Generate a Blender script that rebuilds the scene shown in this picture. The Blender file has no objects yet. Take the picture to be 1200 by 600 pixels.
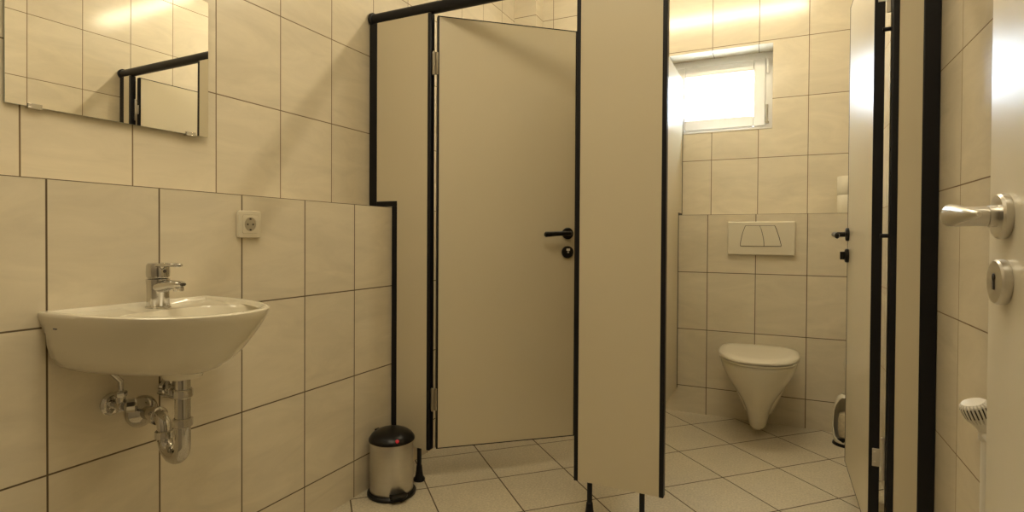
import bpy, math
from mathutils import Vector, Matrix, noise

PI = math.pi
COL = bpy.context.scene.collection
SC = bpy.context.scene

# ------------------------------------------------------------------ materials
def new_mat(name):
    m = bpy.data.materials.new(name); m.use_nodes = True
    nt = m.node_tree; nt.nodes.clear()
    out = nt.nodes.new('ShaderNodeOutputMaterial')
    b = nt.nodes.new('ShaderNodeBsdfPrincipled')
    nt.links.new(b.outputs[0], out.inputs[0])
    return m, nt, b

def basic(name, col, rough=.5, metal=0., spec=.5, noise_scale=0, noise_amt=0, bump=0, coat=0, stretch=(1,1,1), rough_var=0):
    m, nt, b = new_mat(name)
    b.inputs['Base Color'].default_value = (*col, 1)
    b.inputs['Roughness'].default_value = rough
    b.inputs['Metallic'].default_value = metal
    b.inputs['Specular IOR Level'].default_value = spec
    if coat: b.inputs['Coat Weight'].default_value = coat; b.inputs['Coat Roughness'].default_value = .05
    if noise_scale:
        tc = nt.nodes.new('ShaderNodeTexCoord'); mp = nt.nodes.new('ShaderNodeMapping')
        mp.inputs['Scale'].default_value = stretch
        nz = nt.nodes.new('ShaderNodeTexNoise'); nz.inputs['Scale'].default_value = noise_scale; nz.inputs['Detail'].default_value = 4
        nt.links.new(tc.outputs['Object'], mp.inputs[0]); nt.links.new(mp.outputs[0], nz.inputs['Vector'])
        mx = nt.nodes.new('ShaderNodeMix'); mx.data_type = 'RGBA'
        mx.inputs[6].default_value = (*[c*(1-noise_amt) for c in col], 1)
        mx.inputs[7].default_value = (*[min(1, c*(1+noise_amt)) for c in col], 1)
        nt.links.new(nz.outputs[0], mx.inputs[0]); nt.links.new(mx.outputs[2], b.inputs['Base Color'])
        if bump:
            bp = nt.nodes.new('ShaderNodeBump'); bp.inputs['Strength'].default_value = bump; bp.inputs['Distance'].default_value = .002
            nt.links.new(nz.outputs[0], bp.inputs['Height']); nt.links.new(bp.outputs[0], b.inputs['Normal'])
    return m

def mnode(nt, op, a, b=None, c=None):
    n = nt.nodes.new('ShaderNodeMath'); n.operation = op
    for i, v in enumerate((a, b, c)):
        if v is None: continue
        if isinstance(v, (int, float)): n.inputs[i].default_value = v
        else: nt.links.new(v, n.inputs[i])
    return n.outputs[0]

def tile_mat(name, ua, uo, us, va, vo, vs, col, grout_col, gw=.004, rough=.15, vein=.10, vein_scale=3., speck=0, bump=.25, ushade=0):
    """grid of tiles in world metres. ua/va = direction vectors, uo/vo offsets, us/vs sizes (vs None = no rows)"""
    m, nt, b = new_mat(name)
    geo = nt.nodes.new('ShaderNodeNewGeometry')
    def coord(a):
        d = nt.nodes.new('ShaderNodeVectorMath'); d.operation = 'DOT_PRODUCT'
        nt.links.new(geo.outputs['Position'], d.inputs[0]); d.inputs[1].default_value = a
        return d.outputs['Value']
    def line(a, o, s):
        x = mnode(nt, 'DIVIDE', mnode(nt, 'SUBTRACT', coord(a), o), s)
        fr = mnode(nt, 'FRACT', x)
        d = mnode(nt, 'MULTIPLY', mnode(nt, 'MINIMUM', fr, mnode(nt, 'SUBTRACT', 1., fr)), s)
        idx = mnode(nt, 'FLOOR', x)
        return d, idx
    du, iu = line(ua, uo, us)
    if vs: 
        dv, iv = line(va, vo, vs); d = mnode(nt, 'MINIMUM', du, dv)
        cell = mnode(nt, 'ADD', mnode(nt, 'MULTIPLY', iu, 3.17), mnode(nt, 'MULTIPLY', iv, 7.31))
    else: d = du; cell = mnode(nt, 'MULTIPLY', iu, 3.17)
    g = nt.nodes.new('ShaderNodeMapRange'); g.interpolation_type = 'SMOOTHSTEP'
    nt.links.new(d, g.inputs[0]); g.inputs[1].default_value = gw/2*.7; g.inputs[2].default_value = gw/2*1.3
    # per tile vein pattern
    w = nt.nodes.new('ShaderNodeTexWhiteNoise'); w.noise_dimensions = '1D'; nt.links.new(cell, w.inputs['W'])
    vadd = nt.nodes.new('ShaderNodeVectorMath'); vadd.operation = 'MULTIPLY_ADD'
    nt.links.new(w.outputs['Color'], vadd.inputs[0]); vadd.inputs[1].default_value = (9, 9, 9)
    nt.links.new(geo.outputs['Position'], vadd.inputs[2])
    mp = nt.nodes.new('ShaderNodeMapping'); mp.inputs['Rotation'].default_value = (.6, .6, .4); mp.inputs['Scale'].default_value = (1, 1, 3.2)
    nt.links.new(vadd.outputs[0], mp.inputs[0])
    nz = nt.nodes.new('ShaderNodeTexNoise'); nz.inputs['Scale'].default_value = vein_scale; nz.inputs['Detail'].default_value = 7
    nz.inputs['Roughness'].default_value = .65; nz.inputs['Distortion'].default_value = 1.2
    nt.links.new(mp.outputs[0], nz.inputs['Vector'])
    mr = nt.nodes.new('ShaderNodeMapRange'); nt.links.new(nz.outputs[0], mr.inputs[0]); mr.inputs[1].default_value = .3; mr.inputs[2].default_value = .7
    mr.inputs[3].default_value = 1-vein; mr.inputs[4].default_value = 1+vein*.5
    fac = mr.outputs[0]
    tv = mnode(nt, 'ADD', mnode(nt, 'MULTIPLY', w.outputs['Value'], .05), .975)
    fac = mnode(nt, 'MULTIPLY', fac, tv)
    if speck:
        n2 = nt.nodes.new('ShaderNodeTexNoise'); n2.inputs['Scale'].default_value = 130; n2.inputs['Detail'].default_value = 3
        nt.links.new(geo.outputs['Position'], n2.inputs['Vector'])
        m2 = nt.nodes.new('ShaderNodeMapRange'); nt.links.new(n2.outputs[0], m2.inputs[0]); m2.inputs[1].default_value = .35; m2.inputs[2].default_value = .65
        m2.inputs[3].default_value = 1-speck; m2.inputs[4].default_value = 1+speck*.5
        fac = mnode(nt, 'MULTIPLY', fac, m2.outputs[0])
    sc = nt.nodes.new('ShaderNodeVectorMath'); sc.operation = 'SCALE'; sc.inputs[0].default_value = col
    nt.links.new(fac, sc.inputs['Scale'])
    mx = nt.nodes.new('ShaderNodeMix'); mx.data_type = 'RGBA'
    nt.links.new(g.outputs[0], mx.inputs[0]); mx.inputs[6].default_value = (*grout_col, 1); nt.links.new(sc.outputs[0], mx.inputs[7])
    nt.links.new(mx.outputs[2], b.inputs['Base Color'])
    rg = nt.nodes.new('ShaderNodeMapRange'); nt.links.new(g.outputs[0], rg.inputs[0]); rg.inputs[3].default_value = .85; rg.inputs[4].default_value = rough
    nt.links.new(rg.outputs[0], b.inputs['Roughness'])
    bp = nt.nodes.new('ShaderNodeBump'); bp.inputs['Strength'].default_value = bump; bp.inputs['Distance'].default_value = .0015
    nt.links.new(g.outputs[0], bp.inputs['Height']); nt.links.new(bp.outputs[0], b.inputs['Normal'])
    return m

TILE = (.74, .665, .515); GROUT = (.12, .085, .045); GROUT_L = (.19, .13, .07)
X, Y, Z = (1,0,0), (0,1,0), (0,0,1)
m_ll = tile_mat('tile_left_lower', Y, .6601, .2486, Z, 1.1312, .33, TILE, GROUT, .0042)
m_lu = tile_mat('tile_left_upper', Y, .6637, .2486, Z, 1.1192, .33, TILE, GROUT_L, .0036)
m_bl = tile_mat('tile_back_lower', X, -.3456, .2509, Z, 1.1444, .33, TILE, GROUT, .0040)
m_bu = tile_mat('tile_back_upper', X, -.3418, .2509, Z, 1.1408, .33, TILE, GROUT_L, .0036)
m_rw = tile_mat('tile_right', Y, 1.69, .25, Z, 1.4707, .33, TILE, GROUT_L, .0036)
m_by = tile_mat('tile_back_side', Y, 3.3, .25, Z, 1.1408, .33, TILE, GROUT_L, .0036)
m_ledge_y = tile_mat('tile_ledge_side', Y, .6601, .2486, Z, 0, None, TILE, GROUT, .004)
m_ledge_x = tile_mat('tile_ledge_back', X, -.3456, .2509, Z, 0, None, TILE, GROUT, .004)
S2 = math.sqrt(.5)
m_floor = tile_mat('tile_floor', (S2, S2, 0), .42542*.299, .299, (-S2, S2, 0), .31336*.299, .299, (.66, .59, .45), (.10, .07, .04), .0052, rough=.38, vein=.07, vein_scale=5, speck=.16, bump=.35)
m_ceil = basic('white_ceiling_paint', (.78, .76, .70), .8, noise_scale=40, noise_amt=.02)
m_lam = basic('cream_laminate', (.655, .585, .43), .30, noise_scale=1.2, noise_amt=.02, spec=.5)
m_black = basic('black_profile', (.006, .006, .009), .42, spec=.3)
m_blackp = basic('black_plastic', (.005, .0045, .005), .30, spec=.3)
m_ceramic = basic('white_ceramic', (.76, .71, .58), .07, spec=.6, noise_scale=2, noise_amt=.01, coat=.3)
m_plastic = basic('cream_plastic', (.74, .68, .54), .25)
m_seat = basic('seat_plastic', (.76, .71, .58), .2)
m_chrome = basic('chrome', (.60, .585, .56), .07, 1.)
m_steel = basic('brushed_steel', (.62, .60, .56), .33, 1., noise_scale=6, noise_amt=.06, stretch=(1, 1, 30))
m_alu = basic('satin_aluminium', (.68, .66, .62), .30, 1.)
m_paint = basic('white_door_paint', (.74, .69, .57), .28, noise_scale=3, noise_amt=.03, stretch=(4, 4, .5))
m_white = basic('white_window_plastic', (.82, .80, .76), .3)
m_pipe = basic('white_pipe_paint', (.74, .71, .64), .35)
m_paper = basic('toilet_paper', (.80, .75, .62), .9, noise_scale=60, noise_amt=.04, bump=.3)
m_bristle = basic('brush_bristle', (.60, .52, .36), .9, noise_scale=90, noise_amt=.35, bump=1.)
m_red = basic('red_badge', (.75, .03, .06), .4)
m_dark = basic('dark_gap', (.05, .04, .03), .7)
m_gapg = basic('grey_hinge_metal', (.36, .32, .25), .4, .7)
m_mirror = basic('mirror_silver', (.93, .92, .87), .0, 1.)
m_mglass = basic('mirror_glass_edge', (.35, .40, .35), .1)
m_print = basic('blue_print', (.05, .06, .10), .5)
m_wood = basic('grey_hall_paint', (.40, .36, .30), .7, noise_scale=10, noise_amt=.03)

def emis(name, col, s):
    m = bpy.data.materials.new(name); m.use_nodes = True; nt = m.node_tree; nt.nodes.clear()
    o = nt.nodes.new('ShaderNodeOutputMaterial'); e = nt.nodes.new('ShaderNodeEmission')
    e.inputs[0].default_value = (*col, 1); e.inputs[1].default_value = s; nt.links.new(e.outputs[0], o.inputs[0]); return m
m_lamp = emis('fluorescent_tube_glow', (1., .86, .60), 64.)
m_front_fill = emis('front_fill_panel_glow', (1., .855, .59), 7.3)  # glow of the unseen panel added to fill the front area

m_glass = bpy.data.materials.new('window_glass'); m_glass.use_nodes = True
nt = m_glass.node_tree; nt.nodes.clear()
o_ = nt.nodes.new('ShaderNodeOutputMaterial'); tr = nt.nodes.new('ShaderNodeBsdfTransparent'); gl = nt.nodes.new('ShaderNodeBsdfGlossy')
gl.inputs['Roughness'].default_value = .02; tr.inputs[0].default_value = (.95, .97, .97, 1)
lw = nt.nodes.new('ShaderNodeLayerWeight'); fr_ = mnode(nt, 'MULTIPLY_ADD', mnode(nt, 'POWER', lw.outputs['Facing'], 5.), .9, .04)
mxs = nt.nodes.new('ShaderNodeMixShader')
nt.links.new(fr_, mxs.inputs[0]); nt.links.new(tr.outputs[0], mxs.inputs[1]); nt.links.new(gl.outputs[0], mxs.inputs[2]); nt.links.new(mxs.outputs[0], o_.inputs[0])

# ------------------------------------------------------------------ mesh builder
ORG = {}
class MB:
    def __init__(s, xf=None): s.v = []; s.f = []; s.mi = []; s.xf = xf or Matrix.Identity(4); s.cur = 0
    def add(s, vs, fs):
        n = len(s.v); s.v += [s.xf @ Vector(p) for p in vs]
        s.f += [tuple(i+n for i in f) for f in fs]; s.mi += [s.cur]*len(fs); return s
    def box(s, a, b, mats=None):
        x0, x1 = sorted((a[0], b[0])); y0, y1 = sorted((a[1], b[1])); z0, z1 = sorted((a[2], b[2]))
        vs = [(x0,y0,z0),(x1,y0,z0),(x1,y1,z0),(x0,y1,z0),(x0,y0,z1),(x1,y0,z1),(x1,y1,z1),(x0,y1,z1)]
        fs = [(3,2,1,0),(4,5,6,7),(0,1,5,4),(1,2,6,5),(2,3,7,6),(3,0,4,7)]   # -z +z -y +x +y -x
        n = len(s.v); s.v += [s.xf @ Vector(p) for p in vs]; s.f += [tuple(i+n for i in f) for f in fs]
        s.mi += list(mats) if mats else [s.cur]*6
        return s
    def loft(s, rings, cap0=True, cap1=True, closed=True):
        n = len(rings[0]); vs = [p for r in rings for p in r]; fs = []
        for i in range(len(rings)-1):
            for j in range(n if closed else n-1):
                k = (j+1) % n
                fs.append((i*n+j, i*n+k, (i+1)*n+k, (i+1)*n+j))
        if cap0: fs.append(tuple(range(n-1, -1, -1)))
        if cap1: fs.append(tuple((len(rings)-1)*n+j for j in range(n)))
        return s.add(vs, fs)
    def lathe(s, prof, c=(0,0,0), axis=(0,0,1), n=32, cap0=True, cap1=True):
        ax = Vector(axis).normalized(); q = Vector((0,0,1)).rotation_difference(ax)
        rings = [[Vector(c) + q @ Vector((r*math.cos(2*PI*j/n), r*math.sin(2*PI*j/n), h)) for j in range(n)] for r, h in prof]
        return s.loft(rings, cap0, cap1)
    def cyl(s, a, b, r, r2=None, n=24):
        a = Vector(a); b = Vector(b); d = b-a
        return s.lathe([(r, 0), (r if r2 is None else r2, d.length)], a, d, n)
    def tube(s, path, rad, n=16, up=None):
        """rad: float, list of floats, or list of (side, up) radii with an up vector"""
        P = [Vector(p) for p in path]; rings = []; ref = None
        for i, p in enumerate(P):
            t = (P[min(i+1, len(P)-1)]-P[max(i-1, 0)]).normalized()
            if up is not None:
                u = Vector(up); sd = t.cross(u).normalized(); u2 = sd.cross(t).normalized()
            else:
                if ref is None:
                    ref = t.orthogonal().normalized()
                ref = (ref - t*ref.dot(t)).normalized(); sd = ref; u2 = t.cross(sd).normalized()
            r = rad[i] if isinstance(rad, (list, tuple)) else rad
            ra, rb = (r, r) if not isinstance(r, (list, tuple)) else r
            rings.append([p + sd*ra*math.cos(2*PI*j/n) + u2*rb*math.sin(2*PI*j/n) for j in range(n)])
        return s.loft(rings)
    def prism(s, poly, o, e1, e2, ext):
        """polygon in plane (o,e1,e2) extruded by vector ext"""
        o, e1, e2, ext = map(Vector, (o, e1, e2, ext))
        a = [o + e1*x + e2*y for x, y in poly]; b = [p+ext for p in a]
        return s.loft([a, b])
    def build(s, name, mats, parent=None, bevel=0, smooth=True, ang=35, kind=None, seg=2):
        mats = mats if isinstance(mats, (list, tuple)) else [mats]
        org = ORG[parent.name] if parent else Vector((0,0,0))
        if not parent and not kind:
            org = Vector((sum(v.x for v in s.v)/len(s.v), sum(v.y for v in s.v)/len(s.v), min(v.z for v in s.v)))
        me = bpy.data.meshes.new(name); me.from_pydata([v-org for v in s.v], [], s.f)
        for m in mats: me.materials.append(m)
        for p, i in zip(me.polygons, s.mi): p.material_index = i; p.use_smooth = smooth
        import bmesh
        bm = bmesh.new(); bm.from_mesh(me); bmesh.ops.recalc_face_normals(bm, faces=bm.faces); bm.to_mesh(me); bm.free()
        if smooth: me.set_sharp_from_angle(angle=math.radians(ang))
        o = bpy.data.objects.new(name, me); COL.objects.link(o)
        if parent: o.parent = parent
        else: o.location = org
        ORG[o.name] = org
        if kind: o['kind'] = kind
        if bevel:
            b = o.modifiers.new('bevel', 'BEVEL'); b.width = bevel; b.segments = seg; b.limit_method = 'ANGLE'; b.angle_limit = math.radians(40)
            b.harden_normals = False
        return o

def bezier(p0, p1, p2, n=8):
    p0, p1, p2 = map(Vector, (p0, p1, p2))
    return [p0*(1-t)**2 + p1*2*t*(1-t) + p2*t*t for t in [i/n for i in range(n+1)]]

def thing(name, label, cat, loc, group=None):
    o = bpy.data.objects.new(name, None); COL.objects.link(o); o.location = loc; o.empty_display_size = .1
    o['label'] = label; o['category'] = cat
    if group: o['group'] = group
    ORG[o.name] = Vector(loc); return o
def tag(o, label, cat, group=None):
    o['label'] = label; o['category'] = cat
    if group: o['group'] = group
    return o

# ------------------------------------------------------------------ room constants
XL = -1.4545; XU = -1.575; XR = .407
YB = 3.3276; YU = 3.457; ZL = 1.1312; ZB = 1.1444; H = 2.74
YF = .04; YH = -1.3          # doorway wall inner face, hall end
YP = 1.88; TP = .03           # partition front face, thickness

# floor, ceiling
MB().box((XU-.2, YH-.1, -.1), (XR+.1, YU+.3, 0)).build('floor', m_floor, kind='structure', smooth=False)
MB().box((XU-.2, YH-.1, H), (XR+.1, YU+.3, H+.1)).build('ceiling', m_ceil, kind='structure', smooth=False)
# left wall: upper face set back behind a tiled ledge
w = MB()
w.box((XU-.15, YF-.16, 0), (XU, YU+.3, H), (0,)*6)
w.box((XU, YF, 0), (XL, YB, ZL), (1, 2, 1, 1, 1, 1))
w.build('wall_left', [m_lu, m_ll, m_ledge_y], kind='structure', smooth=False)
# back wall with window opening, ledge and corner pier
WX0, WX1, WZ0, WZ1 = -.62, -.02, 1.634, 2.115
w = MB(); D = YU+.25
w.box((XU, YU, 0), (WX0, D, H), (0,0,0,2,0,0))
w.box((WX1, YU, 0), (XR+.1, D, H), (0,0,0,0,0,2))
w.box((WX0, YU, 0), (WX1, D, WZ0), (0,1,0,0,0,0))
w.box((WX0, YU, WZ1), (WX1, D, H), (3,0,0,0,0,0))
w.box((XU, YB, 0), (XR, YU, ZB), (4,3,4,4,4,4))
w.box((XU, 3.335, ZB), (-1.42, YU, H), (0,0,0,2,0,2))
w.build('wall_back', [m_bu, m_white, m_by, m_ledge_x, m_bl], kind='structure', smooth=False)
MB().box((XR, YF-.16, 0), (XR+.12, YU+.3, H)).build('wall_right', m_rw, kind='structure', smooth=False)
# wall around the entrance doorway (camera stands in it), short hall behind
w = MB()
w.box((XU, YF-.12, 0), (-.56, YF, H)); w.box((.29, YF-.12, 0), (XR, YF, H)); w.box((-.56, YF-.12, 2.06), (.29, YF, H))
w.build('wall_front', m_wood, kind='structure', smooth=False)
w = MB()
w.box((-1.1, YH-.1, 0), (XR+.1, YH, H)); w.box((-1.1, YH, 0), (-1.0, YF-.12, H)); w.box((XR, YH, 0), (XR+.1, YF-.12, H))
w.build('wall_hall', m_wood, kind='structure', smooth=False)

# ------------------------------------------------------------------ window
win = thing('window_1', 'white', 'window', (-.32, 3.62, WZ0)); del win['label']; del win['category']; win['kind'] = 'structure'
YW = 3.61
def frame(mb, x0, x1, z0, z1, w, y0, y1):
    mb.box((x0, y0, z0), (x0+w, y1, z1)); mb.box((x1-w, y0, z0), (x1, y1, z1))
    mb.box((x0+w, y0, z0), (x1-w, y1, z0+w)); mb.box((x0+w, y0, z1-w), (x1-w, y1, z1)); return mb
fo = frame(MB(), WX0, WX1, WZ0, WZ1, .045, YW, YW+.06).build('window_frame', m_white, win, bevel=.003)
fs = frame(MB(), WX0+.038, WX1-.038, WZ0+.045, WZ1-.04, .065, YW-.014, YW+.03).build('window_sash', m_white, win, bevel=.006)
MB().box((WX0+.1, YW+.012, WZ0+.1), (WX1-.1, YW+.018, WZ1-.1)).build('window_pane', m_glass, win, smooth=False)
MB().cyl((-.047, YW-.016, 1.985), (-.047, YW-.016, 2.065), .007).build('window_hinge', m_white, win)
MB().cyl((-.050, YW-.016, 1.70), (-.050, YW-.016, 1.80), .007).box((-.058, YW-.026, 1.690), (-.038, YW-.004, 1.700)).build('window_hinge', m_gapg, win)
h = MB(); h.box((-.548, YW-.024, 1.80), (-.522, YW-.012, 1.87)); h.tube([(-.535, YW-.02, 1.85), (-.535, YW-.05, 1.85), (-.535, YW-.055, 1.84), (-.535, YW-.055, 1.74)], .008)
h.build('window_handle', m_white, win)
# white sill strip at the foot of the opening
MB().box((WX0, YU-.004, WZ0-.001), (WX1, YW, WZ0+.008)).build('window_sill', m_white, win, bevel=.002)

# ------------------------------------------------------------------ ceiling lamp over the cubicles, added fill panel in front
def lamp(x0, x1, y, glow, label, wide=False):
    t = thing('ceiling_light', label, 'lamp', ((x0+x1)/2, y, H-.09), 'fluorescent ceiling lamps')
    if wide:  # broad fill panel, added to soften the light at the front
        MB().box((x0, y-.32, H-.05), (x1, y+.32, H)).build('lamp_housing', m_white, t, bevel=.005)
        MB().box((x0+.02, y-.30, H-.062), (x1-.02, y+.30, H-.048)).build('fill_diffuser', glow, t, bevel=.004)
        return
    MB().box((x0, y-.05, H-.045), (x1, y+.05, H)).build('lamp_housing', m_white, t, bevel=.005)
    MB().cyl((x0+.03, y, H-.068), (x1-.03, y, H-.068), .024, n=20).build('lamp_tube', glow, t)
    for x in (x0+.004, x1-.03):
        MB().box((x, y-.03, H-.095), (x+.026, y+.03, H-.045)).build('lamp_end_cap', m_white, t, bevel=.004)
lamp(-1.05, .22, 2.47, m_lamp, 'long fluorescent ceiling lamp above the two toilet cubicles')
lamp(-1.15, .12, .62, m_front_fill, 'unseen ceiling panel added as soft fill light above the washbasin area', True)

# ------------------------------------------------------------------ toilet cubicle partition
ZP0, ZP1 = .138, 1.915
part = thing('toilet_cubicle_partition', 'cream laminate toilet cubicle partition with black edging, two doors and a black head rail', 'partition', (-.5, YP, 0))
def panel(x0, x1, wl, wr, name='front_panel'):
    """panel body plus black U profiles wrapping left and right edge"""
    p = MB().box((x0+.004, YP+.002, ZP0), (x1-.004, YP+TP-.002, ZP1)).build(name, m_lam, part)
    for a, b in ((x0, x0+wl), (x1-wr, x1)):
        MB().box((a, YP, ZP0-.002), (b, YP+TP, ZP1)).build('edge_profile', m_black, p, bevel=.003)
    return p
# stub panel next to the basin wall, notched around the tiled ledge
ZN = ZL+.004
poly = [(-1.553, ZN+.006), (-1.553, ZP1), (-1.265, ZP1), (-1.265, ZP0), (-1.448, ZP0), (-1.448, ZN+.006)]
pa = MB().prism(poly, (0, YP+.002, 0), X, Z, (0, TP-.004, 0)).build('front_panel', m_lam, part)
e = MB()
e.box((XU+.002, YP, ZN), (-1.5335, YP+TP, ZP1))
e.box((-1.5335, YP, ZN), (-1.427, YP+TP, ZN+.022))
e.box((-1.4525, YP, ZP0-.002), (-1.427, YP+TP, ZN+.001))
e.build('edge_profile', m_black, pa, bevel=.002)
MB().box((-1.277, YP, ZP0-.002), (-1.261, YP+TP, ZP1)).build('edge_profile', m_black, pa, bevel=.003)
panel(-.643, -.327, .016, .016)
pc = panel(.294, XR-.001, .018, .040)
# divider between the cubicles, notched round the back ledge
poly = [(YP+TP, ZP0), (YP+TP, ZP1+.04), (YU-.002, ZP1+.04), (YU-.002, ZB+.006), (YB-.004, ZB+.006), (YB-.004, ZP0)]
dv = MB().prism(poly, (-.537, 0, 0), Y, Z, (.03, 0, 0)).build('divider_panel', m_lam, part)
e = MB()
e.box((-.539, YB-.014, ZB+.002), (-.505, YU-.001, ZB+.014)).box((-.539, YB-.012, ZP0), (-.505, YB-.001, ZB+.01)).box((-.539, YU-.010, ZB+.01), (-.505, YU-.001, ZP1+.04))
e.build('edge_profile', m_black, dv, bevel=.002)
# head rail
r = MB(); zc = 1.936
r.cyl((XU+.012, YP+.015, zc), (XR-.012, YP+.015, zc), .0235, n=28)
r.build('head_rail', m_black, part)
r = MB(); r.lathe([(.022, 0), (.030, .004), (.030, .014), (.024, .018)], (XU+.001, YP+.015, zc), X); r.build('rail_end_socket', m_black, part)
r = MB(); r.lathe([(.022, 0), (.030, .004), (.030, .014), (.024, .018)], (XR-.001, YP+.015, zc), (-1, 0, 0)); r.build('rail_end_socket', m_black, part)
# feet
for x, y in ((-1.318, YP+.013), (-.587, YP+.015), (-.401, YP+.015), (.35, YP+.015)):
    MB().lathe([(.023, 0), (.0245, .004), (.0235, .010), (.017, .018), (.0135, .040), (.0115, .062), (.0092, .064), (.0092, ZP0+.02)], (x, y, 0), n=24).build('partition_foot', m_black, part)

def cubicle_door(xf, label, W, T):
    """local frame: hinge at x=0, door along +x, visible room-side face at y=0, body towards +y"""
    z0, z1 = .14, 1.905
    d = MB(xf).box((.006, .001, z0+.004), (W-.006, T-.001, z1-.004)).build('cubicle_door', m_lam, part)
    d['label'] = label
    ed = MB(xf); 
    ed.box((0, 0, z0), (.0065, T, z1)); ed.box((W-.0065, 0, z0), (W, T, z1))
    ed.box((.0065, .0005, z0), (W-.0065, T-.0005, z0+.003)); ed.box((.0065, .0005, z1-.003), (W-.0065, T-.0005, z1))
    ed.build('door_edging', m_black, d)
    for s in (-1, 1):
        y0 = 0 if s < 0 else T
        f = lambda x, y, z: (x, y0+s*y, z)
        xh = W-.041
        h = MB(xf)
        h.lathe([(.025, 0), (.0255, .003), (.0255, .008), (.022, .011), (.012, .012)], f(xh, 0, 1.026), (0, s, 0), 28)
        h.tube([f(xh, .008, 1.026), f(xh, .035, 1.026), f(xh-.003, .043, 1.026), f(xh-.012, .049, 1.026), f(xh-.025, .050, 1.026), f(xh-.07, .050, 1.024), f(xh-.115, .048, 1.021), f(xh-.121, .047, 1.021)],
               [.0095, .0095, .0095, .0095, (.0085, .0095), (.008, .010), (.008, .0115), (.004, .006)], 16, up=(0, 0, 1))
        h.build('door_handle', m_blackp, d)
        q = MB(xf); q.lathe([(.026, 0), (.0265, .003), (.0265, .009), (.023, .012), (.010, .013)], f(xh, 0, .945), (0, s, 0), 28)
        q.build('lock_rosette', m_blackp, d)
        q = MB(xf)
        if s < 0:
            q.box(f(xh-.008, .0128, .951), f(xh+.008, .0142, .961)); q.build('lock_indicator', m_white, d)
            q = MB(xf).cyl(f(xh, .012, .945), f(xh, .0142, .945), .0045, n=12); q.build('lock_screw', m_alu, d)
        else:
            q.box(f(xh-.004, .012, .93), f(xh+.004, .028, .96)); q.build('lock_thumbturn', m_blackp, d)
    return d
# left door ajar by about 41 degrees
a = math.radians(41)
xf1 = Matrix.Translation((-1.241, YP+.021, 0)) @ Matrix.Rotation(a, 4, 'Z')
d1 = cubicle_door(xf1, 'left cubicle door, nearly closed', .607, .030)
# right door wide open, hinged at its right: visible room side face looks left (-x)
xf2 = Matrix.Translation((.281, YP+.030, 0)) @ Matrix.Rotation(PI/2, 4, 'Z')
d2 = cubicle_door(xf2, 'right cubicle door, standing wide open', .598, .026)
# hinges: black-edged door 2 carries bright leaves, door 1 grey knuckles in the gap
for z in (.345, 1.71):
    q = MB(); q.box((-1.262, YP+.010, z-.045), (-1.236, YP+.018, z+.045)); q.cyl((-1.250, YP+.006, z-.047), (-1.250, YP+.006, z+.047), .0055, n=12)
    q.build('door_hinge', m_gapg, d1, bevel=.001)
for z in (.372, 1.72):
    q = MB(); q.box((.263, YP+.0270, z-.026), (.288, YP+.0298, z+.026)); q.box((.283, YP+.020, z-.062), (.2935, YP+.026, z+.062))
    for dz in (-.014, .014): q.cyl((.269, YP+.0285, z+dz), (.269, YP+.0258, z+dz), .0028, n=10)
    q.build('door_hinge', m_alu, d2, bevel=.001)
q = MB()
for z in (1.612, 1.018): q.cyl((.274, YP+.026, z), (.2945, YP+.026, z), .006, n=12)
q.build('door_buffer', m_black, d2)

# ------------------------------------------------------------------ entrance door (opened against right wall)
de = MB()
FX = .240; FY = .876
de.box((FX, .075, .008), (FX+.04, FY, 2.02))
door = de.build('door_1', m_paint, kind='structure', bevel=.002)
ORG[door.name] = Vector((0,0,0))
RY = FY-.056; RZ = 1.034
q = MB()
q.lathe([(.0255, 0), (.0262, .002), (.0262, .007), (.0240, .0095), (.0125, .0095)], (FX, RY, RZ), (-1, 0, 0), 48)
q.lathe([(.0125, .005), (.0125, .017), (.0108, .0175), (.0108, .0195)], (FX, RY, RZ), (-1, 0, 0), 32)
pth = [(FX-.019, RY, RZ), (FX-.036, RY, RZ), (FX-.046, RY-.001, RZ), (FX-.053, RY-.006, RZ+.001), (FX-.056, RY-.016, RZ+.001), (FX-.056, RY-.04, RZ+.001), (FX-.055, RY-.07, RZ), (FX-.053, RY-.098, RZ-.001), (FX-.052, RY-.104, RZ-.001)]
q.tube(pth, [(.0115, .0115), (.0115, .0115), (.0115, .0118), (.0105, .0126), (.0085, .0130), (.0070, .0112), (.0058, .0075), (.005, .0042), (.002, .002)], 24, up=(0, 0, 1))
q.build('door_handle', m_alu, door, bevel=0)
q = MB(); q.lathe([(.0255, 0), (.0262, .002), (.0262, .008), (.0245, .0102), (.0, .0104)], (FX, RY, .958), (-1, 0, 0), 48, cap1=False)
q.build('keyhole_rosette', m_alu, door)
q = MB(); q.cyl((FX-.0100, RY, .9635), (FX-.0112, RY, .9635), .0042, n=16); q.box((FX-.0100, RY-.0026, .949), (FX-.0112, RY+.0026, .9635)); q.build('keyhole', m_dark, door)
q = MB()
for z in (.25, 1.0, 1.8): q.cyl((FX+.045, .068, z-.04), (FX+.045, .068, z+.04), .008, n=14)
q.build('door_hinge', m_alu, door)

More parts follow.
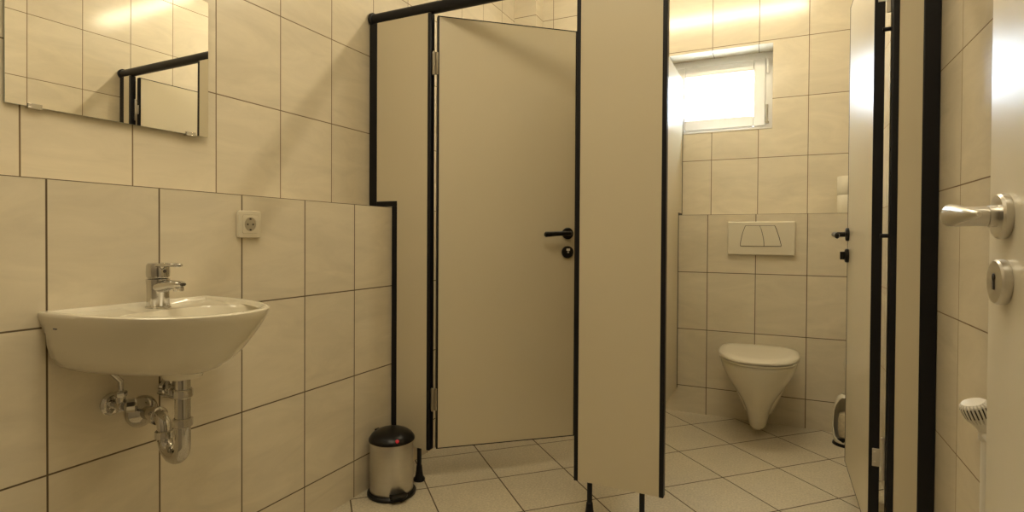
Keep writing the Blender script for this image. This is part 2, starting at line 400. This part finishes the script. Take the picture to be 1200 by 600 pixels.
# ------------------------------------------------------------------ radiator valve and pipe (behind the entrance door)
vx, vy = .352, 1.283
rv = thing('radiator_valve', 'white thermostatic radiator valve on a vertical pipe beside the entrance door', 'radiator valve', (vx, vy, 0))
q = MB(); q.cyl((vx, vy, 0), (vx, vy, .655), .0078, n=18); q.lathe([(.02, 0), (.02, .004), (.010, .010)], (vx, vy, 0)); q.build('pipe', m_pipe, rv)
q = MB(); q.lathe([(.0095, 0), (.0115, .003), (.0115, .016), (.0095, .018), (.0095, .026)], (vx, vy, .640), Z, 12)
q.build('valve_body', m_pipe, rv, ang=30)
q = MB(); q.cyl((vx, vy, .650), (vx, vy-.075, .650), .0085, n=16); q.build('valve_union', m_pipe, rv)
ax = Vector((-.36, -.10, .92)).normalized(); c0 = Vector((vx, vy, .655))
N = 96; prof = [(.009, 0), (.0110, .003), (.0125, .012), (.0170, .022), (.0212, .030), (.0228, .035), (.0234, .051), (.0222, .056), (.018, .0595), (.009, .061)]
qq = Vector((0,0,1)).rotation_difference(ax); rings = []
for i, (rr, hh) in enumerate(prof):
    ring = []
    for j in range(N):
        k = rr - (.0030 if (4 <= i <= 7 and j % 4 == 0) else 0)
        ring.append(c0 + qq @ Vector((k*math.cos(2*PI*j/N), k*math.sin(2*PI*j/N), hh)))
    rings.append(ring)
MB().loft(rings).build('thermostat_head', m_pipe, rv, ang=25)
q = MB()
for j in range(24):
    t = 2*PI*(j*4)/N
    p = [c0 + qq @ Vector((r_*math.cos(t), r_*math.sin(t), hh)) for r_, hh in ((.0212, .034), (.0222, .052))]
    q.cyl(p[0], p[1], .0013, n=6)
q.build('grip_slots', m_dark, rv)

# ------------------------------------------------------------------ washbasin
CY = .843; TOPZ = .838
basin = thing('washbasin', 'small white ceramic washbasin on the left tiled wall under the mirror', 'washbasin', (XL, CY, TOPZ-.17))
NB = 72
def outline(dep, hw, n=2.35, flat=.10):
    """dense closed outline, (d,y): d = distance from wall"""
    pts = []
    for i in range(181):
        t = -PI/2 + PI*i/180
        d = dep*abs(math.cos(t))**(2/n); y = hw*math.copysign(abs(math.sin(t))**(2/n), math.sin(t))
        pts.append((d, y))
    return pts
def polar(pts, c, N):
    out = []
    M = len(pts)
    for j in range(N):
        a = 2*PI*j/N; dx, dy = math.cos(a), math.sin(a); best = None
        for i in range(M):
            x1, y1 = pts[i][0]-c[0], pts[i][1]-c[1]; x2, y2 = pts[(i+1) % M][0]-c[0], pts[(i+1) % M][1]-c[1]
            ex, ey = x2-x1, y2-y1; den = dx*ey-dy*ex
            if abs(den) < 1e-12: continue
            t = (x1*ey-y1*ex)/den; u = (x1*dy-y1*dx)/den
            if t > 0 and -1e-6 <= u <= 1+1e-6 and (best is None or t > best): best = t
        out.append((c[0]+dx*best, c[1]+dy*best))
    return out
DEP, HW = .400, .200
c = (.2, 0)
def bring(dep, hw, z, n=2.35, off=0., cc=c):
    return [(XL+.0005+max(0, p[0])+off, CY+p[1], z) for p in polar(outline(dep, hw, n), (min(cc[0], dep*.5), 0), NB)]
def lerp_ring(r, inset, z):
    cx = XL+c[0]; out = []
    for p in r:
        v = Vector((p[0]-cx, p[1]-CY, 0)); L = v.length; v *= (L-inset)/L
        out.append((cx+v.x, CY+v.y, z))
    return out
rings = []
for z, sd, sy, n in ((-.152, .60, .40, 1.9), (-.149, .66, .54, 1.9), (-.141, .71, .70, 1.9), (-.126, .765, .83, 1.92), (-.104, .83, .915, 1.98), (-.075, .895, .96, 2.06), (-.045, .95, .985, 2.18), (-.022, .985, .998, 2.28), (-.010, .998, 1.0, 2.35), (-.003, .998, .998, 2.35)):
    rings.append(bring(DEP*sd, HW*sy, TOPZ+z, n))
top = bring(DEP, HW, TOPZ)
rings.append(lerp_ring(top, .005, TOPZ)); rings.append(lerp_ring(top, .014, TOPZ))
rings.append(lerp_ring(top, .020, TOPZ-.005)); rings.append(lerp_ring(top, .024, TOPZ-.010))
def bowl(s, z, sh=0):
    out = []
    for j in range(NB):
        a = 2*PI*j/NB; n = 2.5
        dx = .125*math.copysign(abs(math.cos(a))**(2/n), math.cos(a)); dy = .158*math.copysign(abs(math.sin(a))**(2/n), math.sin(a))
        out.append((XL+.238-sh+dx*s, CY+dy*s, TOPZ+z))
    return out
rings += [bowl(1, -.013), bowl(.97, -.020), bowl(.90, -.05), bowl(.76, -.085, .008), bowl(.5, -.108, .018), bowl(.2, -.115, .028)]
MB().loft(rings).build('basin_bowl', m_ceramic, basin, ang=50)
q = MB(); DX = XL+.214; DY = .829
q.lathe([(.050, .018), (.043, .006), (.041, 0), (.030, -.003)], (DX, DY, TOPZ-.160), Z, 32); q.build('drain_collar', m_ceramic, basin, ang=60)
MB().lathe([(.030, 0), (.030, .003), (.024, .004), (.008, .001)], (DX, CY, TOPZ-.116), Z, 28).build('drain_cover', m_chrome, basin)
# small printed mark on the left rim
q = MB(); q.box((XL+.058, CY-.1985, TOPZ-.035), (XL+.070, CY-.1925, TOPZ-.0325)); q.build('maker_mark', m_print, basin)

# tap
TX, TY, TZ = XL+.068, .863, TOPZ-.012
tap = thing('basin_tap', 'chrome single-lever mixer tap standing on the washbasin', 'tap', (TX, TY, TZ))
q = MB(); q.lathe([(.0275, 0), (.0275, .004), (.0255, .006), (.0245, .030), (.0250, .055), (.0262, .066), (.0262, .072), (.023, .074)], (TX, TY, TZ), Z, 40)
q.build('tap_body', m_chrome, tap)
q = MB(); q.tube([(TX+.005, TY, TZ+.052), (TX+.03, TY, TZ+.056), (TX+.06, TY, TZ+.060), (TX+.088, TY, TZ+.062), (TX+.096, TY, TZ+.062)],
       [(.022, .017), (.020, .0155), (.017, .0115), (.014, .0085), (.008, .004)], 24, up=Z)
q.build('tap_spout', m_chrome, tap)
MB().lathe([(.0105, 0), (.0115, .002), (.0115, .010), (.010, .011)], (TX+.080, TY, TZ+.045), Z, 24).build('aerator', m_chrome, tap)
q = MB(); q.lathe([(.0235, .076), (.0255, .078), (.0262, .090), (.0255, .106), (.022, .1115), (.010, .113)], (TX, TY, TZ), Z, 40); q.build('lever_cap', m_chrome, tap)
# loop lever
q = MB(); zl = TZ+.106
lp = [(TX+.010, TY+.014, zl), (TX+.030, TY+.015, zl+.002), (TX+.060, TY+.0125, zl+.003), (TX+.078, TY+.007, zl+.002), (TX+.083, TY, zl+.002), (TX+.078, TY-.007, zl+.002), (TX+.060, TY-.0125, zl+.003), (TX+.030, TY-.015, zl+.002), (TX+.010, TY-.014, zl)]
q.tube(lp, .0042, 12); q.build('tap_lever', m_chrome, tap)
MB().cyl((TX+.0245, TY, TZ+.092), (TX+.0272, TY, TZ+.092), .004, n=14).build('temperature_mark', m_dark, tap)

# trap
tz = TOPZ-.162
trap = thing('bottle_trap', 'shiny chrome curved waste pipe under the washbasin', 'drain trap', (DX, DY, .45)); trap.name = 'drain_pipe'; ORG[trap.name] = Vector((DX, DY, .45))
q = MB(); R0 = .0165
P0 = Vector((DX, DY, .517)); dirw = Vector((-.088, .014, 0))      # half-width vector of the U
pts = [(DX, DY, tz), (DX, DY, .60), (DX, DY, .56)]
for i in range(13):
    t = PI*i/12; p = Vector((DX, DY, .517)) + dirw*.5*(1-math.cos(t)) + Vector((0, 0, -.036*math.sin(t))); pts.append(tuple(p))
b = Vector((DX, DY, 0)) + dirw
outy = .862
e0 = Vector((b.x, b.y, .530)); pts.append(tuple(e0))
pts += [tuple(p) for p in bezier(e0, (b.x-.002, b.y+.001, .566), (b.x-.035, b.y+.004, .564), 6)][1:]
pts += [(XL+.03, outy-.004, .560), (XL+.002, outy, .558)]
q.tube(pts, R0, 20); q.build('pipe_bend', m_chrome, trap)
for z in (.640, .572):
    MB().lathe([(.019, -.010), (.0215, -.008), (.0215, .008), (.019, .010)], (DX, DY, z), Z, 12).build('union_nut', m_chrome, trap, ang=25)
MB().lathe([(.019, -.010), (.0215, -.008), (.0215, .008), (.019, .010)], (b.x, b.y, .526), Z, 12).build('union_nut', m_chrome, trap, ang=25)
q = MB(); q.lathe([(.040, 0), (.040, .003), (.036, .010), (.026, .022), (.019, .030), (.017, .034)], (XL+.001, outy, .558), X, 36); q.build('wall_rosette', m_chrome, trap)
q = MB(); q.lathe([(.022, 0), (.022, .012), (.018, .014)], (b.x-.042, b.y+.005, .563), X, 24); q.build('union_nut', m_chrome, trap)

# angle valves
def angle_valve(y, z, label, hose_y, knob_dir):
    t = thing('angle_valve', label, 'valve', (XL, y, z-.03), 'angle valves under the washbasin')
    q = MB(); q.lathe([(.027, 0), (.027, .003), (.022, .009), (.012, .011)], (XL+.001, y, z), X, 28); q.cyl((XL+.01, y, z), (XL+.052, y, z), .0105, n=18)
    q.build('wall_rosette', m_chrome, t)
    q = MB(); q.cyl((XL+.038, y, z-.012), (XL+.038, y, z+.034), .010, n=12); q.lathe([(.012, 0), (.0135, .003), (.0135, .012), (.011, .014)], (XL+.038, y, z+.022), Z, 6); q.build('valve_body', m_chrome, t, ang=25)
    q = MB(); q.lathe([(.009, 0), (.016, .006), (.017, .022), (.013, .026)], (XL+.050, y, z), knob_dir, 10); q.build('valve_knob', m_chrome, t, ang=25)
    q = MB(); q.tube([(XL+.038, y, z+.032), (XL+.038, y, z+.060), (XL+.041, y+(hose_y-y)*.5, z+.075), (XL+.043, hose_y, .686)], .0062, 12)
    q.build('supply_hose', m_chrome, t)
angle_valve(.792, .596, 'chrome angle valve on the wall left of the drain pipe', .765, (.6, 1, 0))
angle_valve(.930, .603, 'chrome angle valve on the wall half hidden right behind the drain pipe', .90, (.5, -1, 0))
ro = MB(); ro.cyl((XL+.12, .852, .686), (XL+.12, .852, .612), .0025, n=8); ro.cyl((XL+.10, .842, .622), (DX-.0172, DY, .622), .0028, n=8)
ro.lathe([(.006, -.008), (.006, .008)], (XL+.12, .852, .622), Z, 10)
tag(ro.build('drain_lift_rod', m_chrome), 'thin chrome plug lift rod linkage under the washbasin', 'rod')

# ------------------------------------------------------------------ mirror
mz0, mz1 = 1.305, 1.712; my0, my1 = .633, 1.121
mr = thing('wall_mirror', 'frameless rectangular mirror hung above the washbasin', 'mirror', (XU, (my0+my1)/2, mz0))
TILT = math.radians(-1.0)
mx = Matrix.Translation((XU+.012, (my0+my1)/2, 0)) @ Matrix.Rotation(TILT, 4, 'Z') @ Matrix.Translation((0, 0, 1.5)) @ Matrix.Rotation(math.radians(.30), 4, 'Y') @ Matrix.Translation((-(XU+.012), -(my0+my1)/2, -1.5))
q = MB(mx); q.box((XU+.009, my0, mz0), (XU+.0145, my1, mz1), (1, 1, 1, 0, 1, 1)); q.build('mirror_glass', [m_mirror, m_mglass], mr, smooth=False)
for y, z in ((my0+.055, mz0), (my1-.055, mz0), (my0+.055, mz1), (my1-.055, mz1)):
    s = 1 if z == mz1 else -1
    q = MB(mx); q.box((XU+.003, y-.014, z+s*.001), (XU+.018, y+.014, z+s*.005)); q.box((XU+.0146, y-.014, z-s*.007), (XU+.0175, y+.014, z+s*.004)); q.build('mirror_clip', m_chrome, mr, bevel=.0008)

# ------------------------------------------------------------------ socket
so = thing('wall_socket', 'square cream power socket on the tiled wall right of the washbasin', 'socket', (XL, 1.178, 1.002))
sy, sz = 1.178, 1.042; N = 64
def sq(h, x):
    out = []
    for j in range(N):
        a = 2*PI*j/N; cc, ss = math.cos(a), math.sin(a); k = (abs(cc)**14+abs(ss)**14)**(-1/14.)
        out.append((XL+x, sy+h*k*cc, sz+h*k*ss))
    return out
def ci(r, x): return [(XL+x, sy+r*math.cos(2*PI*j/N), sz+r*math.sin(2*PI*j/N)) for j in range(N)]
MB().loft([sq(.0400, .0005), sq(.0415, .002), sq(.0415, .007), sq(.0395, .0105), sq(.031, .0115), sq(.0295, .0108), sq(.0285, .0108)], cap1=True).build('cover_plate', m_plastic, so, ang=30)
MB().loft([sq(.0280, .0108), sq(.0275, .0125), ci(.0215, .0130), ci(.0205, .0115), ci(.0200, .0112)], cap0=True, cap1=True).build('socket_insert', m_plastic, so, ang=30)
MB().loft([ci(.0198, .0116), ci(.0198, .0120)]).build('socket_recess', basic('recess_plastic', (.42, .37, .27), .5), so)
q = MB()
for dy in (-.0095, .0095): q.cyl((XL+.0118, sy+dy, sz), (XL+.0126, sy+dy, sz), .0028, n=12)
for dz in (-.0165, .0165): q.box((XL+.0118, sy-.003, sz+dz-.0025), (XL+.0130, sy+.003, sz+dz+.0025))
q.build('contact_hole', m_dark, so)

# ------------------------------------------------------------------ pedal bin
bx, by = -1.350, 1.752
bn = thing('pedal_bin', 'small brushed steel pedal bin with black lid in front of the partition', 'bin', (bx, by, 0))
MB().lathe([(.083, .018), (.084, .020), (.084, .212), (.083, .214)], (bx, by, 0), Z, 56).build('bin_body', m_steel, bn)
MB().lathe([(.090, 0), (.094, .003), (.094, .011), (.088, .018), (.082, .020)], (bx, by, 0), Z, 56).build('bin_base', m_blackp, bn)
MB().lathe([(.086, .211), (.089, .213), (.089, .219), (.086, .224), (.078, .235), (.062, .246), (.040, .2535), (.018, .2565), (.004, .257)], (bx, by, 0), Z, 56).build('bin_lid', m_blackp, bn)
pd = Vector((.80, -.60, 0)); pd.normalize(); sd = Vector((-pd.y, pd.x, 0))
q = MB(); pc0 = Vector((bx, by, .022))
pol = [(-.030, .070), (.030, .070), (.034, .100), (.024, .116), (-.024, .116), (-.034, .100)]
q.loft([[pc0 + sd*a + pd*b_ for a, b_ in pol], [pc0 + Vector((0,0,.008)) + sd*a + pd*b_ for a, b_ in pol]]); q.build('bin_pedal', m_blackp, bn, bevel=.002)
cd = Vector((.60, -.80, 0)).normalized(); p = Vector((bx, by, .233)) + cd*.079
cd2 = Vector((.78, -.62, 0)).normalized(); p2 = Vector((bx, by, .229)) + cd2*.082
MB().lathe([(.007, 0), (.007, .003), (.004, .004)], p2, cd2+Vector((0,0,.6)), 16).build('lid_badge', m_red, bn)
q = MB(); q.box((bx-.10, by+.02, .20), (bx-.086, by+.04, .23)); q.build('lid_hinge', m_blackp, bn)

# ------------------------------------------------------------------ toilet
wx = -.070; wy = YB
wc = thing('wall_hung_toilet', 'white wall-hung toilet with closed lid in the right cubicle', 'toilet', (wx, wy, .05))
def egg(yf, hw, z, yb=.0, nb=48, back=.85, pw=2.25):
    """plan outline: front depth yf from wall, half width hw, back edge yb from wall"""
    out = []; L = yf-yb; ym = yb + L*.42
    for j in range(nb):
        a = 2*PI*j/nb; cc, ss = math.cos(a), math.sin(a)
        x = hw*math.copysign(abs(ss)**(2/pw), ss)
        if cc > 0: y = ym + (yf-ym)*abs(cc)**(2/2.0)
        else:
            y = ym - (ym-yb)*abs(cc)**(2/5.); x = hw*math.copysign(abs(ss)**(2/4.), ss); x *= (1-(1-back)*abs(cc)**2)
        out.append((wx+x, wy-y, z))
    return out
G = .001
rings = [egg(.262, .026, .040, .10, pw=2.), egg(.284, .040, .045, .09, pw=2.), egg(.300, .047, .058, .07), egg(.318, .053, .095, .05), egg(.345, .064, .140, .02), egg(.380, .085, .190, G), egg(.412, .112, .235, G), egg(.445, .142, .285, G),
         egg(.470, .161, .320, G), egg(.492, .174, .355, G), egg(.506, .181, .385, G), egg(.508, .182, .397, G), egg(.502, .178, .402, G)]
MB().loft([egg(.16, .060, .075, G, pw=2.6), egg(.185, .078, .10, G, pw=2.6), egg(.20, .105, .17, G, pw=2.6), egg(.21, .135, .24, G, pw=2.6), egg(.21, .150, .30, G, pw=2.6), egg(.20, .155, .34, G, pw=2.6)]).build('mounting_base', m_ceramic, wc, ang=60)
MB().loft(rings).build('toilet_bowl', m_ceramic, wc, ang=60)
MB().loft([egg(.500, .176, .402, .05), egg(.512, .186, .405, .05), egg(.514, .187, .412, .05), egg(.508, .183, .415, .05)]).build('toilet_seat', m_seat, wc, ang=60)
MB().loft([egg(.505, .181, .4175, .045), egg(.516, .189, .420, .045), egg(.516, .189, .428, .045), egg(.505, .182, .434, .05), egg(.44, .150, .438, .08), egg(.30, .06, .440, .16)]).build('toilet_lid', m_seat, wc, ang=60)
for sg in (-1, 1): MB().cyl((wx+sg*.078-.02, wy-.042, .415), (wx+sg*.078+.02, wy-.042, .415), .011, n=16).build('lid_hinge', m_seat, wc)

# flush plate
fp = thing('flush_plate', 'wide cream flush plate with two buttons above the toilet', 'flush plate', (-.07, YB, .918))
MB().box((-.238, YB-.018, .918), (.0985, YB-.0005, 1.1025)).build('plate', m_plastic, fp, bevel=.006, seg=3)
FYp = YB-.0182
def btn(poly, nm):
    MB().prism(poly, (0, FYp, 0), X, Z, (0, -.004, 0)).build(nm, m_plastic, fp, bevel=.0015)
mid = [(-.0745, 1.078), (-.0660, 1.055), (-.0590, 1.026), (-.0545, .998), (-.0525, .969)]
btn([(-.146, 1.078)] + [(x-.0012, z) for x, z in mid] + [(-.170, .969), (-.171, .978), (-.166, 1.01), (-.158, 1.045)], 'flush_button')
btn([(x+.0012, z) for x, z in mid][::-1] + [(-.002, 1.078), (.006, 1.060), (.020, 1.015), (.030, .975), (.029, .969)], 'flush_button')
q = MB(); q.prism([(-.148, 1.0805), (.0, 1.0805), (.009, 1.061), (.023, 1.015), (.033, .974), (.031, .9665), (-.172, .9665), (-.174, .978), (-.169, 1.01), (-.161, 1.045)], (0, FYp, 0), X, Z, (0, -.0006, 0)); q.build('button_gap', m_dark, fp)

# ------------------------------------------------------------------ toilet rolls on the ledge
def roll(z, label):
    t = thing('toilet_roll', label, 'toilet roll', (.346, 3.396, z), 'spare toilet rolls on the back ledge')
    n = 40; c = Vector((.346, 3.396, z))
    rg = [[c + Vector((r_*math.cos(2*PI*j/n), r_*math.sin(2*PI*j/n), h_)) for j in range(n)] for r_, h_ in ((.021, .002), (.047, 0), (.0505, .003), (.0505, .093), (.047, .097), (.021, .095), (.021, .002))]
    MB().loft(rg, cap0=False, cap1=False).build('paper', m_paper, t, ang=50)
    MB().loft([[c + Vector((r_*math.cos(2*PI*j/n), r_*math.sin(2*PI*j/n), h_)) for j in range(n)] for r_, h_ in ((.0208, .001), (.0208, .096), (.0195, .096), (.0195, .001), (.0208, .001))], cap0=False, cap1=False).build('cardboard_core', basic('cardboard', (.42, .33, .22), .9), t)
roll(ZB+.0005, 'cream toilet roll on the back ledge, the lower of the stacked pair')
roll(ZB+.0985, 'cream toilet roll stacked on top of another roll on the back ledge')

# ------------------------------------------------------------------ toilet brush
tb = thing('toilet_brush', 'toilet brush in a white holder on the floor right of the toilet', 'toilet brush', (.326, 3.15, 0))
bc = Vector((.326, 3.15, 0)); n = 64
prof = [(.050, .010), (.056, .030), (.0600, .07), (.0600, .12), (.057, .16), (.050, .20), (.038, .235), (.020, .250)]
pf = []
for i in range(len(prof)-1):
    for k in range(4):
        t = k/4; pf.append((prof[i][0]*(1-t)+prof[i+1][0]*t, prof[i][1]*(1-t)+prof[i+1][1]*t))
pf.append(prof[-1]); q = MB(); vs = []; fs = []
for r_, h_ in pf:
    for j in range(n): vs.append(bc + Vector((r_*math.cos(2*PI*j/n), r_*math.sin(2*PI*j/n), h_)))
a0 = math.atan2(-1, -.45)
for i in range(len(pf)-1):
    hm = (pf[i][1]+pf[i+1][1])/2
    for j in range(n):
        am = 2*PI*(j+.5)/n; da = (am-a0+PI) % (2*PI)-PI
        if (da*.056/.055)**2 + ((hm-.128)/.106)**2 < 1: continue
        fs.append((i*n+j, i*n+(j+1) % n, (i+1)*n+(j+1) % n, (i+1)*n+j))
q.add(vs, fs); hb = q.build('brush_holder', m_seat, tb)
so_ = hb.modifiers.new('solid', 'SOLIDIFY'); so_.thickness = .005; so_.offset = -1
sm_ = hb.modifiers.new('sub', 'SUBSURF'); sm_.levels = 1; sm_.render_levels = 1
MB().lathe([(.058, 0), (.060, .002), (.058, .010), (.050, .014)], bc, Z, 40).build('holder_base', m_blackp, tb)
MB().lathe([(.010, .03), (.030, .04), (.036, .07), (.036, .12), (.030, .15), (.010, .16)], bc, Z, 32).build('brush_head', m_bristle, tb)
q = MB(); q.lathe([(.006, .15), (.006, .34), (.009, .36), (.013, .385), (.014, .405), (.010, .42), (.003, .425)], bc, Z, 20); q.build('brush_handle', m_seat, tb)

# ------------------------------------------------------------------ world (daylight beyond the window)
wd = bpy.data.worlds.new('daylight'); SC.world = wd; wd.use_nodes = True
bg = wd.node_tree.nodes['Background']; bg.inputs[0].default_value = (.76, .87, 1., 1); bg.inputs[1].default_value = 26.

# ------------------------------------------------------------------ camera
cam = bpy.data.cameras.new('camera'); co = bpy.data.objects.new('camera', cam); COL.objects.link(co)
f_px, cx, cy = 647.5079, 598.0754, 286.4852
cam.sensor_width = 36.; cam.sensor_fit = 'HORIZONTAL'; cam.lens = f_px/1200*36
cam.shift_x = (600-cx)/1200; cam.shift_y = -(300-cy)/1200
cam.clip_start = .02
yaw, pitch, rollc = .4463, -.012, -.0059
c_, s_ = math.cos(yaw), math.sin(yaw); cp, sp = math.cos(pitch), math.sin(pitch); cr, sr = math.cos(rollc), math.sin(rollc)
right = Vector((c_, s_, 0)); fw = Vector((-s_, c_, 0)); zz = Vector((0, 0, 1))
F = fw*cp + zz*sp; U = -fw*sp + zz*cp; Rt = right*cr - U*sr; Up = right*sr + U*cr
M = Matrix(((Rt.x, Up.x, -F.x, 0), (Rt.y, Up.y, -F.y, 0), (Rt.z, Up.z, -F.z, 1.0057), (0, 0, 0, 1)))
co.matrix_world = M
SC.camera = co

SC.view_settings.view_transform = 'Standard'; SC.view_settings.look = 'None'
SC.view_settings.gamma = 1; SC.view_settings.use_curve_mapping = False
SC.view_settings.exposure = 0.0
